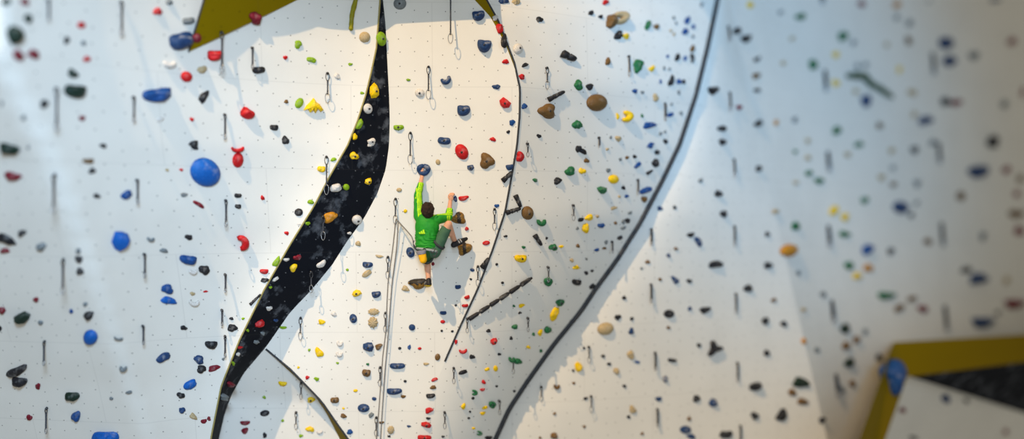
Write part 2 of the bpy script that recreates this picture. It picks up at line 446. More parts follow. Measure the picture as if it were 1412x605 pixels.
tile(800, 0, 3.025, '''r B 105 10 28 22;k B 44 55 20 20;k B 85 70 18 16;t C 160 78 54 80 90|large curled tan hold at the top of the curved wall
o V 128 92 50 58 -30;k B 158 148 34 38;y B 190 152 26 26;g P 282 105 22 42 -25;o B 318 112 22 26;o B 115 257 24 30
g B 240 275 42 54 -15|green hold high on the curved wall
y P 299 286 30 20 40;b B 447 85 20 40 -25;b B 471 112 16 20;b B 437 132 22 32 -30;p B 390 75 12 16;p B 400 97 12 14
t B 378 128 14 12;t B 391 143 12 14;p B 470 153 12 18;o B 468 203 18 36 -15;k B 467 242 20 38;b B 437 243 16 22
k B 405 240 22 32 -25;b B 364 235 12 16;p B 350 285 12 18;p B 372 288 12 14;k P 380 337 22 48 -20;b B 335 340 12 18
b B 412 341 24 22;k B 431 341 16 22;k B 39 362 26 32;o E 68 428 86 72 10|large round brown hold on the curved wall
b B 228 380 20 22;p B 259 385 14 16;t B 314 408 24 34;p B 411 385 14 20;p B 381 435 12 14;y C 188 485 50 54 80|curled yellow hold on the curved wall
y B 156 485 14 26;b P 377 478 28 18 20;p B 421 472 14 18;g B 258 483 12 16;b P 290 522 56 26 10;p B 335 557 14 18
p B 354 550 12 14;k B 356 590 20 22;b B 297 600 24 14;p B 127 573 12 14;t B 158 578 24 26;g B 3 522 14 18;p B 506 20 14 22
k P 556 376 46 32 25;k B 591 536 36 28;k B 594 592 36 26''')
tile(1000, 0, 3.025, '''y E 97 23 38 32;k B 45 130 30 30;k P 82 163 46 36 20;k P 126 249 44 24 30;o B 123 318 46 28 15;k B 127 378 32 26
m B 57 448 28 20;k B 136 515 36 30 30;a B 207 513 28 26;p B 287 500 26 28;p B 228 52 22 22;t B 277 162 26 20;t B 238 265 22 22
g B 313 70 44 32 10;g B 489 151 46 40|round dark green hold above the snake-shaped hold
y B 460 228 34 26;g B 364 271 40 42 30;y B 460 347 34 28;p B 534 178 24 24;p B 550 275 20 30;p B 585 270 24 26;t B 543 382 26 26
n B 585 420 46 50|navy hold just under the green snake-shaped hold
g B 464 545 44 34;m B 567 17 32 30;t B 342 588 26 24;g B 556 603 40 28''')
tile(1200, 0, 3.024, '''a B 110 20 34 32;p B 110 73 26 26;p B 162 97 30 30;o B 158 170 30 38;t B 68 187 24 22;y B 120 290 24 30
n E 315 180 66 54|upper of two big navy holds at the upper right
n E 330 255 64 46|lower of two big navy holds at the upper right
p B 431 232 48 36;m B 590 173 36 36;t B 172 386 42 28;k B 312 425 42 40;m B 358 428 50 32;p B 558 435 30 38;m B 638 385 24 42
t B 182 478 26 28;n P 232 502 66 36 10;o B 38 524 28 32;n B 520 0 46 22;p B 260 595 40 26;k V 507 588 52 50;p B 245 5 22 16''')
tile(0, 200, 3.025, '''d J 40 12 84 48 -10;p B 118 10 14 18;m P 55 130 74 36 -8|wide dark red hold at the left edge
o J 367 65 46 24;k B 384 107 32 26;k B 403 212 30 22;k B 430 3 28 22;b P 528 207 50 34 35;c V 500 398 66 104 -25|tall bright blue block hold on the left wall
k P 25 392 92 36 -22;k P 92 367 40 26 25;m B 20 440 46 24;p B 172 424 42 38;p B 327 442 26 22;k B 330 475 34 30;k B 334 526 36 28''')
tile(200, 200, 3.025, '''k B 207 8 34 24;t B 92 104 16 14;r B 151 103 16 14;c E 250 113 130 120 -20|big smooth blue oval hold
r C 385 14 58 34;r E 387 62 48 64 -10|red hold with a curved lip to the right of the big blue oval
k J 387 209 30 22;k J 388 254 26 22;r B 490 220 18 20;m P 225 248 56 18 -25;p B 162 207 28 22;k B 182 384 32 26;p C 22 390 34 28
p B 78 440 34 22;b J 180 475 70 44;w C 198 524 40 32;k B 247 520 46 42;b B 92 600 54 40
r C 402 405 70 62 105|red banana-shaped hold on the left wall
r B 591 367 20 18;l P 549 485 24 50 -35;r J 497 525 36 24;k B 500 563 42 20;l B 523 593 14 12;w P 590 477 26 14;w P 545 558 30 14 30''')
tile(400, 200, 3.025, '''y B 267 45 38 32;w B 335 0 26 14;l V 181 60 30 18;y J 131 98 34 30;w P 192 178 48 34 20;l E 234 175 26 28;y V 326 151 28 32
l V 86 237 28 24;k E 36 280 36 34;w P 37 330 22 9;l B 73 326 24 14;a P 167 299 60 38 30|amber hold in the middle of the black stripe
w E 279 311 42 40;m B 30 468 34 24;y P 14 510 24 38 -30;w P 131 495 46 22 35;w B 248 367 18 12;t E 455 187 24 18;y E 481 275 16 16
t B 284 411 26 20;t B 372 464 30 14;n J 323 497 42 28;t P 321 535 44 24 30;l E 239 520 12 12;n E 502 447 36 44 15|dark hold with chalky top left of the chalk bag
t P 482 599 32 22 -20;m E 596 495 14 16''')
tile(600, 200, 3.025, '''r E 111 28 52 70 35|bright red oval hold with a slot
t E 12 71 20 24 20;n V 148 94 28 30 0|dark blue cube-like hold above right of the climber
o L 215 66 60 66|brown rock-like hold right of the red oval
r P 119 221 44 20 12|small red hold beside the climber's right hand
n B 84 224 18 24|small dark blue hold gripped by the climber's right hand
r V 132 349 20 16;r E 213 408 32 20 12|small red oval hold right of the climber's right shoe
n E 155 520 20 15;k B 149 559 11 10;n J 95 590 24 20;n J 311 90 32 26;k N 302 130 56 24 50;r P 354 47 32 44
b B 257 253 20 16;k B 294 380 16 11;k N 210 490 50 24 50;k E 257 497 12 12;k E 281 574 13 12;k N 344 233 54 22 -60;k N 325 272 64 22 18
o E 385 283 52 56|round brown and white hold on the curved wall
g C 441 318 42 40;g B 417 146 20 17;k B 510 149 32 30;g B 562 109 40 40;k B 597 15 26 28;k N 427 395 50 22 -62;k B 465 388 12 11
y J 357 470 48 36|bean-shaped yellow hold on the curved wall
g B 492 426 34 30;y B 526 423 18 14;g R 468 568 36 36;k J 590 570 36 28;g B 369 426 16 13;o B 595 420 16 16;p B 593 347 13 13
t B 570 480 16 16;y B 588 510 28 18;k B 603 312 14 18''')
tile(800, 200, 3.025, '''k P 12 27 34 20 -30;o B 26 65 22 20;t B 113 17 14 12;y B 8 108 30 26 ;p B 117 105 18 20;y E 138 142 42 40|round yellow hold on the curved wall
g V 90 187 38 36;p B 167 60 14 14;o B 195 52 16 15;k B 227 48 18 16;b B 291 5 26 18;k P 321 30 22 20;k B 313 75 32 34;k P 289 113 34 14 35
b P 240 83 18 36 -40;k B 180 178 18 16;t B 163 215 14 12;b B 194 213 20 14;b P 275 188 56 24 20|long blue hold beside the dark rim
o B 266 225 28 24;t P 141 262 28 14 20;y B 37 302 34 26;k B 6 310 18 16;y P 22 345 28 40 -10;t B 72 297 14 14;b B 87 335 28 22
o B 147 325 16 13;p P 208 282 20 12 30;k B 197 315 24 20;p B 180 320 13 24;p P 180 345 24 13 30;k P 166 386 24 17 30;p B 108 405 14 20
o B 101 430 18 12;b B 69 437 20 15;p B 26 474 11 11;k B 25 533 18 16;k B 49 524 13 12;k P 50 588 28 17 45;n B 333 264 24 18;k B 394 260 17 16
p B 502 148 19 20;k B 575 203 30 32 -15;k B 598 287 28 34;k B 461 374 34 20;n P 492 402 24 46 30|tilted navy hold below a black one on the right wall
o B 399 432 18 15;n B 368 460 18 18;o B 281 487 20 18;p B 256 514 13 12;k P 567 497 62 30 5|wide black hold on the right wall
o B 333 560 17 14;k B 455 567 26 18;n P 395 562 22 40 35''')
tile(1000, 200, 3.025, '''g B 290 28 22 18;t B 342 53 26 28;k B 138 99 28 26;g B 346 118 34 28;g B 390 149 42 30;t B 293 157 26 20;t B 208 277 22 20
t B 509 40 26 26;g B 580 230 34 32;y P 452 272 32 46 -35;y B 497 301 40 32;g B 286 341 46 38|green hold above the round amber hold
k B 175 372 22 22;a E 262 440 64 56 -15|round amber hold on the far right wall
g B 496 372 50 30;b V 590 436 46 54|square blue hold on the far right wall
k B 179 502 42 28;k B 94 598 42 30;p B 299 535 26 26;g B 514 502 46 34;y B 548 546 38 34;a B 594 513 40 36''')
tile(1200, 200, 3.024, '''t B 88 23 28 28;k B 183 20 38 32;p B 93 95 22 24;t B 45 135 28 30;o B 95 165 28 26;p B 194 160 30 32
n P 452 110 92 54 6|widest navy hold at the far right
m B 566 103 34 36;o B 625 140 28 42;m B 610 203 26 36;o B 376 213 34 44;n E 125 260 70 54 -10|navy oval hold on the far right wall
k B 170 292 26 24;p B 192 242 24 24;p B 468 380 30 38;o B 608 287 66 38;m B 620 358 48 38;o B 238 402 34 34;k B 84 442 32 30
k B 400 520 50 30;n P 453 557 82 48 5|navy block hold low on the far right wall
t B 568 563 30 34;k B 510 3 50 22''')
tile(0, 400, 2.95, '''m B 8 80 34 32;d V 92 110 70 50 180|dark green triangular hold at lower left
m B 147 38 22 24;k B 0 155 18 34;p B 166 131 22 20;k P 70 328 94 36 25|long black hold near the lower left corner
k J 80 368 62 40;m B 155 390 24 26;m B 120 517 26 24;b B 290 85 18 18;p B 347 57 20 20;k B 361 102 46 34
c E 369 190 62 60|round bright blue hold low on the left wall
p C 480 195 40 22;p C 503 315 34 30;p B 525 415 26 16;p B 453 440 16 16;d J 294 428 58 40;b P 311 510 36 42 -30
c J 430 594 106 56|wide bright blue hold at the bottom edge''')
tile(200, 400, 2.95, '''c P 97 42 66 30 -10|long bright blue hold under a darker one
r B 246 5 20 10;t B 193 14 22 16;w C 198 48 46 34;k B 351 115 20 13;l B 399 115 15 13;k B 157 153 32 19;k B 355 153 40 34
k J 269 219 50 36;n P 75 272 64 32 30|long dark blue hold on the lower left wall
n B 219 282 44 36;k B 229 320 42 32;m P 281 316 52 24 25;p B 318 280 13 13;c P 184 383 58 36 30|tilted bright blue hold on the lower left wall
k B 145 427 34 26;n B 150 488 26 28;t P 197 514 36 22 -30;m P 240 532 28 18 20;m B 260 522 18 20;m J 407 538 40 20;m B 406 571 30 26
k E 487 500 40 26 20;k B 487 590 18 22;y J 560 378 34 20;l B 485 435 15 13;l B 560 530 12 12;l P 563 152 30 12
k N 450 36 62 14 52;w P 505 73 26 16 20;r V 466 135 42 28 20|pinkish red hold low on the black stripe
l B 417 163 14 12;n B 532 123 18 14;p B 478 175 16 17;p B 452 210 24 16;r B 386 232 20 12;w B 378 260 17 15;m B 345 380 24 24;p B 317 435 22 30;l B 358 297 12 18''')
tile(400, 400, 2.95, '''y V 271 12 38 32;n J 350 15 36 30;w B 178 97 24 20;y P 129 129 28 20 -10;n E 257 115 32 38 20;t H 340 88 46 28 0|upper of two tan ribbed shell holds
t H 337 131 40 46|lower of two tan ribbed shell holds
n E 496 151 28 26;w C 203 214 28 30 0;w C 201 258 30 28;n V 319 230 44 46|navy hold with three lobes below the sunlit shells
o P 361 229 32 22 35;k E 446 236 14 12;b B 485 232 13 22;r E 527 237 16 12;y P 117 252 28 44 35;l B 78 243 12 12;l B 193 296 12 10
g B 316 301 12 12;o J 311 334 34 34;n J 436 306 60 28|upper of two wide navy half-moon holds
t B 553 300 22 13;l B 108 361 22 16;r B 70 355 18 15;y B 34 314 12 10;k E 468 370 13 12;n J 423 409 60 30|lower of two wide navy half-moon holds
y E 266 408 18 13;o J 182 445 34 28;y B 85 445 30 28;n E 342 441 20 15;o B 460 432 24 12;k J 571 428 36 22;n E 299 479 48 36 0|large smooth navy hold near the bottom
o B 217 511 24 20;y B 217 480 10 10;p P 330 507 24 18 45;r P 566 488 34 22 20;k B 562 521 18 12;o B 372 538 20 12;n B 483 553 16 10
r V 554 547 42 28;b B 243 576 26 20;k B 403 594 12 10;t H 410 568 28 34;y B 81 565 34 24;w C 120 574 28 20;l B 44 592 18 13;r J 546 598 54 26;o B 582 395 24 18
r P 588 363 28 14 15''')
tile(600, 400, 2.95, '''r J 130 28 22 18 20;r J 122 62 26 16;k E 84 61 11 10;n J 33 91 26 18;r E 31 128 20 15;k E 27 165 11 10;k E 70 167 12 10
r B 85 210 14 18;r C 113 245 36 26;k P 151 271 24 16;o E 10 272 22 30;k P 114 333 36 17 10;r V 197 373 18 18;r P 193 404 20 12 10
g C 157 415 24 32 90;k E 154 439 13 12;y B 115 472 18 26;k E 142 494 10 10;k E 137 520 12 10;k B 32 595 14 10;y E 156 561 14 11;g C 177 580 20 30 90
k P 218 600 30 16 ;k B 217 165 17 16;r V 238 207 30 28|faceted red hold on the curved wall
k B 309 195 14 14;g B 324 149 22 22;y P 352 62 26 14 12;g B 320 64 12 10;k B 345 92 16 10;k B 261 260 14 12;g C 310 278 28 30;g B 337 289 30 26
y P 212 321 22 13 20;y E 246 318 18 26;y B 379 231 18 14;g B 400 179 13 13;y P 427 171 16 28 -30;g B 457 160 28 28;y P 485 95 28 60 -25|long yellow hold near the dark rim
g B 507 50 32 30;g B 430 246 13 13;k B 250 390 10 10;k B 322 410 10 12;g R 230 463 28 28;y P 203 477 22 13 20;y P 194 500 22 13 20
y V 583 312 30 48|tall yellow hold on the right wall beside the rim
k B 562 327 12 13;o C 494 390 28 28;o B 564 378 12 13;o B 486 502 13 12;o V 484 592 28 32;o B 427 600 11 12''')
tile(800, 400, 2.95, '''k B 179 31 20 15;k B 153 110 28 22;t E 103 157 66 52 10|pale tan saucer-shaped hold on the right wall
k B 210 116 17 15;n P 208 166 20 28;k B 16 235 11 11;k B 93 268 16 16;k P 118 300 18 13;t B 205 263 30 34;b B 233 292 22 12;t B 147 329 24 28
k B 180 390 18 14;k B 22 440 18 13;t P 213 485 24 34 30;k B 197 515 17 13;o B 17 555 14 12;o B 252 583 15 13;k E 361 96 46 34|black oval hold on the right wall
n B 446 75 20 17;k P 509 80 46 26 15;o B 359 152 18 13;k B 483 224 18 20;k Y 540 238 64 66|black three-armed hold on the right wall
k J 374 284 36 18;n V 345 361 24 28;n B 319 442 26 20 -20;k B 473 441 34 28;n V 540 458 42 34;o B 443 523 20 17;n E 428 567 46 34
n B 452 595 34 22;k B 582 588 34 30''')
tile(1000, 400, 2.95, '''o B 197 41 24 20;k B 162 125 32 30;k B 237 137 28 26;k B 168 256 28 26;k V 122 392 50 44;k B 120 511 34 32;k P 230 507 40 56 -25
d P 309 377 70 42 -10|wide dark green hold low on the right wall
o B 272 416 36 30;o B 314 453 44 32;k B 394 528 32 28;t B 314 80 22 24;a B 319 207 24 26;p B 367 244 26 30;p B 396 17 28 26;d B 484 157 42 42
o B 533 201 34 32;o B 489 227 42 34;p B 566 168 24 30;d B 501 296 46 40;o B 514 380 28 34;p B 473 405 26 28;k B 10 587 40 32''')
tile(1200, 400, 2.953, '''g P 66 22 80 32 5;o B 168 35 44 26;o P 118 72 48 28 25;m B 213 76 48 32;n P 460 130 96 46 6;k B 520 92 34 18 30;m P 590 55 90 40 -5
k B 33 272 30 28;b B 90 352 116 146 0|large blue hold on the corner of the yellow frame
k B 60 420 28 34;k P 50 510 76 22 35;p B 163 250 22 32;p B 530 248 32 28;n B 305 440 32 42;m B 130 487 28 24;k B 175 602 40 18;k B 390 450 22 22;m B 550 575 24 24''')

# special holds: ring gripped by the left hand, foot holds, snakes
RAW += [(584.3, 233.5, 19.5, 17, 0, 'n', 'R', "blue ring-shaped hold gripped by the climber's left hand"),
        (632.5, 301, 19.5, 16.5, 0, 'ROCK', 'L', "bronze rock-like hold with dark band under the climber's right hand"),
        (640, 342, 20, 19, 0, 'ROCK', 'L', "bronze rock-like hold under the climber's right shoe"),
        (576, 390.5, 24, 15, 0, 'ROCK', 'L', "bronze rock-like hold under the climber's left foot")]
LAND = [(590, 315, 'the climber'), (1228, 478, 'the corner of the yellow frame')]
LAND_SHORT = {}
def short(nm, budget):
    for cut in (' hanging at ',' on the corner',' high on',' low on',' just under',' cut by',' on the ',' at the ',' above the ',' right of ',' left of ',' under ',' with ',' near the ',' beside the ',' to the right',' high on',' low on',' below ',' in the ',' gripped by',' tilted'):
        if len(nm.split()) <= budget: break
        t = nm.split(cut)[0]
        if t != nm and len(t.split()) > 2: nm = t
    return nm if nm.startswith('the ') else 'the '+nm
def shade(k): return HC[k][0] if k in HC else 'bronze'
SW = {'B':'irregular','E':'rounded','J':'half-moon','C':'curved','P':'elongated','V':'angular','N':'cone-shaped','H':'ribbed','R':'ring-shaped','K':'crown-shaped','Y':'three-armed','L':'lobed'}
RAW = [r for r in RAW if -12 < r[0] < 1424 and -12 < r[1] < 617]
RAW.sort(key=lambda r: -(r[2]*r[3])*(10 if r[7] else 1))
INDIV = 292
lm_list = [(r[0], r[1], r[7]) for r in RAW if r[7]]
info = []
for i, r in enumerate(RAW):
    px, py, w, h, rot, c, sh, lm = r
    reg = region(px, py); rn = RNAME[reg]
    sz = 'tiny' if max(w, h) < 6.5 else 'small' if max(w, h) < 12 else 'medium' if max(w, h) < 20 else 'large'
    if lm: info.append([lm, None, rn, px, py]); continue
    desc = '%s %s %s hold' % (sz, shade(c), SW[sh])
    if rn in ('black stripe','yellow edge','yellow overhang','lower left panel','yellow frame','framed panel'):
        info.append([desc + ' on the ' + rn, ('z', rn), rn, px, py]); continue
    best = min(lm_list + LAND, key=lambda q: (q[0]-px)**2+(q[1]-py)**2)
    dx, dy = px-best[0], py-best[1]; dist = math.hypot(dx, dy)
    q = math.degrees(math.atan2(-dy, dx)) % 360
    d8 = ['right of', 'upper right of', 'above', 'upper left of', 'left of', 'lower left of', 'below', 'lower right of'][int(((q+22.5) % 360)//45)]
    
    nm = short(best[2], 11-len((desc+' '+d8).split()))
    info.append([desc + ' ' + d8 + ' ' + nm, None, rn, px, py])
from collections import defaultdict
gr = defaultdict(list)
for i, t in enumerate(info[:INDIV]): gr[t[0]].append(i)
ORD = ['', 'second ', 'third ', 'fourth ', 'fifth ', 'sixth ', 'seventh ', 'eighth ', 'ninth ', 'tenth ']
for k, ids in gr.items():
    if len(ids) < 2: continue
    ids.sort(key=lambda i: info[i][4])
    for n_, i in enumerate(ids):
        s_ = (['upper', 'lower'] if len(ids) == 2 else [(ORD[j] + 'highest').strip() for j in range(len(ids))])[n_]
        info[i][0] = s_ + ' ' + info[i][0]
GROUP = {'yellow overhang':'climbing holds on the yellow overhang','left wall':'climbing holds on the left wall','black stripe':'climbing holds on the black stripe','sunlit middle wall':'climbing holds on the sunlit middle wall',
  'lower left panel':'climbing holds on the lower left panel','yellow edge':'climbing holds on the sunlit middle wall','curved wall':'climbing holds on the curved wall',
  'right wall':'climbing holds on the right wall','far right wall':'climbing holds on the far right wall','yellow frame':'climbing holds on the yellow framed volume','framed panel':'climbing holds on the yellow framed volume'}
SV = []; SF = []; SM = []; smats = [HM[k] for k in HC] + [M_ROCK]; skeys = list(HC) + ['ROCK']
for i, r in enumerate(RAW):
    px, py, w, h, rot, c, sh, lm = r
    rnd = random.Random(i*13+5)
    if not lm: rot += rnd.uniform(-8, 8)
    hf = 1.0
    if lm and 'smooth blue oval' in lm: hf = .9
    if c == 'ROCK': hf = 1.25
    if lm and "under the climber's left foot" in lm: hf = 1.5
    # the photograph's soft focus widens what it shows
    if lm and 'corner of the yellow' in lm: hf = 1.7
    soft = max(0, abs(px-590)-180)/650*3.2
    w2, h2 = max(w-soft*.35, w*.8), max(h-soft*.35, h*.8)
    G, FF = hold_geo(sh, w2, h2, rot, rnd, hf)
    o, Tx, Ty, N, reg = frame(px, py)
    if lm and 'corner of the yellow' in lm: k_ = o.y/F; Tx, Ty, N = Vector((k_,0,0)), Vector((0,0,k_)), Vector((0,-1,0)); hf = 1.0
    u = (Tx.length + Ty.length)/2
    u = min(Tx.length, Ty.length)*.5 + u*.5
    sc_ = 1/(Vector((0, o.y, 0)).y/o.y)
    verts = [o + Tx*g[0] + Ty*g[1] + N*(g[2]*u) for g in G]
    if i < INDIV:
        loc = o.copy()
        mt = HM[c] if c in HM else M_ROCK
        ob = mesh_obj('climbing_hold', [v-loc for v in verts], FF, mt, smooth=(sh not in 'VK'))
        ob.location = loc
        tag(ob, info[i][0], 'climbing hold', GROUP[RNAME[reg]])
        if reg in ('mid', 'stripe', 'curve', 'low') and min(w, h) > 8.5 and sh in 'EBJVL' and 420 < px < 780:
            top = max(range(len(G)), key=lambda k: G[k][2]); zc = G[-1][2] if sh not in 'N' else 0
            p = o + N*(zc*u+.004)
            V, Fc = tube([p-N*.05, p+N*.004], .017, 10)
            bt = mesh_obj('bolt', [v-loc for v in V], Fc, M_BOLT); bt.parent = ob
        if c == 'ROCK':
            ob.data.materials.append(M_DUAL)
            for p_ in ob.data.polygons:
                gu = sum(G[k][0] for k in p_.vertices)/len(p_.vertices); gv = sum(G[k][1] for k in p_.vertices)/len(p_.vertices)
                if 'left foot' in lm: p_.material_index = int(gv > .02*h+.1*h*math.sin(gu*.9))
                else: p_.material_index = int(abs(gu+.1*gv-.5) < .13*w)
    else:
        k0 = len(SV); SV += verts; SF += [tuple(a+k0 for a in f_) for f_ in FF]; SM += [skeys.index(c)]*len(FF)
ob = mesh_obj('small_climbing_holds', SV, SF, mats=smats, midx=SM)
tag(ob, 'many tiny scattered footholds of mixed colours bolted all over the walls', 'climbing holds', kind='stuff')

def snake(pts, label, mat, group):
    """pts: px,py,radius in px"""
    P_ = []; R_ = []
    fine = []
    for i in range(len(pts)-1):
        for k in range(6):
            t = k/6; fine.append([pts[i][q]*(1-t)+pts[i+1][q]*t for q in range(3)])
    fine.append(list(pts[-1]))
    for s in range(2):
        fine = [fine[0]] + [[(fine[i-1][q]+2*fine[i][q]+fine[i+1][q])/4 for q in range(3)] for i in range(1, len(fine)-1)] + [fine[-1]]
    for j, (x, y, r) in enumerate(fine):
        o, Tx, Ty, N, g = frame(x, y); r = r*Ty.length*(1+.06*math.sin(j*1.1))
        P_.append(o+N*r*.5); R_.append(r)
    V, Fc = tube(P_, R_, 10)
    loc = P_[len(P_)//2].copy()
    ob = mesh_obj('climbing_hold', [v-loc for v in V], Fc, mat); ob.location = loc
    return tag(ob, label, 'climbing hold', group)
M_OLIVE = hold_mat('resin_olive', (140,134,12), chalk=.1)
M_MOSS = hold_mat('resin_moss', (62,88,62), chalk=.2)
snake([(494,-14,2.5),(488,8,3.6),(485,20,3.4),(484,32,3),(483.5,40,3.4),(483.5,42,1.5)], 'long olive yellow snake-shaped hold hanging at the top of the left wall', M_OLIVE, GROUP['left wall'])
snake([(1166,105,2.5),(1176,104.5,4.5),(1190,105,5),(1197,115,4.5),(1212,123,4.2),(1222,130,4),(1230,134,2)], 'long green snake-shaped hold on the far right wall', M_MOSS, GROUP['far right wall'])

# black segmented pipe across the curved wall
def chain():
    a = (646, 439); b = (731, 382)
    loc = frame(688, 411)[0].copy(); P_ = []; R_ = []
    n = 6
    for i in range(n):
        for t, r in ((0, 2.7), (.12, 3.0), (.75, 2.5), (.9, 1.5), (.99, 1.5)):
            s = (i+t)/n; s = s + .012*math.sin(s*7)
            x, y = a[0]+(b[0]-a[0])*s, a[1]+(b[1]-a[1])*s
            o, Tx, Ty, N, g = frame(x, y, 'curve'); r *= Ty.length*1.05
            P_.append(o+N*.045-loc); R_.append(r)
    V, Fc = tube(P_, R_, 10)
    ob = mesh_obj('tufa_hold', V, Fc, HM['k']); ob.location = loc
    tag(ob, 'long black segmented tufa hold running diagonally over the curved wall', 'climbing hold')
chain()

# ------------------------------------------------------------------ quickdraws
def carabiner(c, L, wd, r, tilt):
    """closed wire loop in the x-z plane, long axis vertical"""
    pts = []; n = 16
    for i in range(n+1):
        q = 2*math.pi*i/n; x = wd/2*math.cos(q)*(1+.18*math.sin(q)); z = L/2*math.sin(q)
        pts.append(c + Vector((x*math.cos(tilt), x*math.sin(tilt), z)))
    return tube(pts, r, 6, cap=False)
QD = []
def quickdraw(px, y0, y1, label, group, lean_x=0, style='grey', spread=1.):
    reg = region(px, y0); o, Tx, Ty, N, g = frame(px, y0, reg)
    u = o.y/F; L = (y1-y0)*u; top = o + N*.03
    root = empty('quickdraw', o); tag(root, label, 'quickdraw', group)
    wb = W(px, y1, REG[reg](px, y1)) + N*.03
    dirv = Vector((0, min(-.02*L, wb.y-top.y), -L)).normalized()
    kk = 1 if style == 'grey' else .75
    # hanger plate
    V, Fc = tube([o-N*.01, o+N*.035], .02, 8); mesh_obj('hanger', V, Fc, M_BOLT, root)
    cl = min(.12, L*(.3 if spread < 1 else .17)); r = .007*spread
    V, Fc = carabiner(top+dirv*cl*.45, cl, cl*.5, r, .6); mesh_obj('carabiner', V, Fc, M_BOLT, root)
    sw = .014*spread
    a = top+dirv*cl*.85; b = top+dirv*(L-cl*1.25*.85)
    V = []; side = Vector((1, .3, 0)).normalized(); bk = Vector((-.3, 1, 0)).normalized()
    for t in (0, .08, .5, .92, 1):
        w_ = sw*(1 if t in (0, 1) else .8 if t == .5 else .9); p = a.lerp(b, t)
        V += [p+side*w_-bk*.004, p+side*w_+bk*.004, p-side*w_+bk*.004, p-side*w_-bk*.004]
    Fc = [(0,1,2,3), (19,18,17,16)]
    for i in range(4):
        for k in range(4): Fc.append((i*4+k, i*4+4+k, i*4+4+(k+1)%4, i*4+(k+1)%4))
    mesh_obj('sling', V, Fc, M_SLING if spread < 1.2 else M_SLINGD, root)
    V, Fc = carabiner(top+dirv*(L-cl*.62), cl*1.25, cl*.62, r*.9, -.3); mesh_obj('carabiner', V, Fc, M_STEEL, root)
    return top, dirv, L
# px, y top, y bottom  (grouped by wall)
QL = [(65,0,28),(166,3,50),(76,122,180),(183,134,168),(304.5,44,100),(309,158,192),(75.5,241,293),(88,357,404),(188,248,280),(198,350,382),(310.5,276,312),(310,378,402),(62,470,502),(65,562,596),
      (196,449,474),(305.5,427,448),(310,463,492),(451,101,142)]
QS = [(450,216,268),(444.5,298,330),(428,374,402),(347,66,95)]
QC = [(621.5,-20,60),(591,92,137),(566,183,226),(545.5,274,309),(535,354,384),(531.6,431,458),(524.3,506,532),(519,575,601),
      (682,288,317),(659,367,394),(644,439,458),(625.4,507,528),(612.8,568,590),(414.7,438,468)]
QLO = [(415.4,527,549),(408.5,568,591)]
QV = [(753,94,124),(726.5,198,216),(789.5,283,304),(755,368,388),(727,438,456),(706.5,495,514),(687.5,552,570),(866,78,108),(916,143,166),(878.5,248,268),(825,190,203),(843,333,348)]
QR = [(1003,37,62),(1005,128,155),(897.5,316,338),(897,392,417),(902.7,486,510),(905.8,564,588),(811.5,478,500),(814.5,546,568),(746,533,553),(1011,220,244),(1011.6,312,339),(1013.6,405,432),(1016,500,526),(1020,587,612)]
QF = [(1136,98,128),(1132,-12,7),(1140,210,238),(1140.5,312,342),(1145.3,415,445),(1151,517,548),(1285,74,104),(1293,198,226),(1297,308,340),(1301.5,422,456)]
def ordlab(lst, where, group):
    lst = sorted(lst, key=lambda q: (q[0]//1, q[1]))
    for (x, y0, y1) in lst:
        best = min(lm_list + LAND, key=lambda q: (q[0]-x)**2+(q[1]-(y0+y1)/2)**2)
        dx, dy = x-best[0], (y0+y1)/2-best[1]
        q = math.degrees(math.atan2(-dy, dx)) % 360
        d8 = ['right of', 'upper right of', 'above', 'upper left of', 'left of', 'lower left of', 'below', 'lower right of'][int(((q+22.5) % 360)//45)]
        nm = short(best[2], 6)
        QD.append([x, y0, y1, 'grey quickdraw hanging '+d8+' '+nm, group, best[2]])
ordlab(QL, '', 'quickdraws on the left wall'); ordlab(QS, '', 'quickdraws on the left wall'); ordlab(QC, '', 'quickdraws on the sunlit middle wall')
ordlab(QLO, '', 'quickdraws on the lower left panel'); ordlab(QV, '', 'quickdraws on the curved wall'); ordlab(QR, '', 'quickdraws on the right wall'); ordlab(QF, '', 'quickdraws on the far right wall')
gq = defaultdict(list)
for q in QD: gq[q[3]].append(q)
for k, l in gq.items():
    if len(l) > 1:
        l.sort(key=lambda q: q[1])
        names = ['upper', 'lower'] if len(l) == 2 else [(ORD[j]+'highest').strip() for j in range(len(l))]
        for q, s_ in zip(l, names): q[3] = s_ + ' ' + q[3]
ROPED = {545.5, 535, 531.6, 524.3, 519}
for x, y0, y1, lb, g_, _ in QD:
    soft = abs(x-600) > 220
    if x in ROPED: lb = {545.5:'topmost', 535:'second highest', 531.6:'middle', 524.3:'second lowest', 519:'lowest'}[x] + " of the quickdraws holding the climber's grey rope"
    if x == 545.5: lb = "topmost quickdraw holding the climber's grey rope, left of the climber"
    quickdraw(x, y0, y1, lb, g_, spread=3.6 if x > 1100 else 1.5 if x > 890 else 1.15 if soft else .85)

# ------------------------------------------------------------------ rope
def rp(x, y, out): return W(x, y, lean(y)+out)
def smooth_path(pts, n=8):
    out = []
    for i in range(len(pts)-1):
        p0 = pts[max(i-1, 0)]; p1 = pts[i]; p2 = pts[i+1]; p3 = pts[min(i+2, len(pts)-1)]
        for k in range(n):
            t = k/n
            out.append(.5*((2*p1)+(p2-p0)*t+(2*p0-5*p1+4*p2-p3)*t*t+(3*p1-p0-3*p2+p3)*t**3))
    out.append(pts[-1]); return out
path = [rp(572.5,340,.50), rp(570,336,.56), rp(568,327,.5), rp(560,317,.3), rp(549,305,.12), rp(546,303,.1), rp(543.5,325,.1), rp(540.5,350,.09), rp(536,381,.09), rp(534,410,.09), rp(532,456,.08), rp(528,490,.08), rp(525,530,.08), rp(522,570,.08), rp(519.5,598,.08), rp(517,650,.08), rp(516,690,.08)]
V, Fc = tube(smooth_path(path), .009, 6)
tag(mesh_obj('climbing_rope', V, Fc, M_ROPE), "thin grey climbing rope running from the climber's waist down through the quickdraws", 'rope')
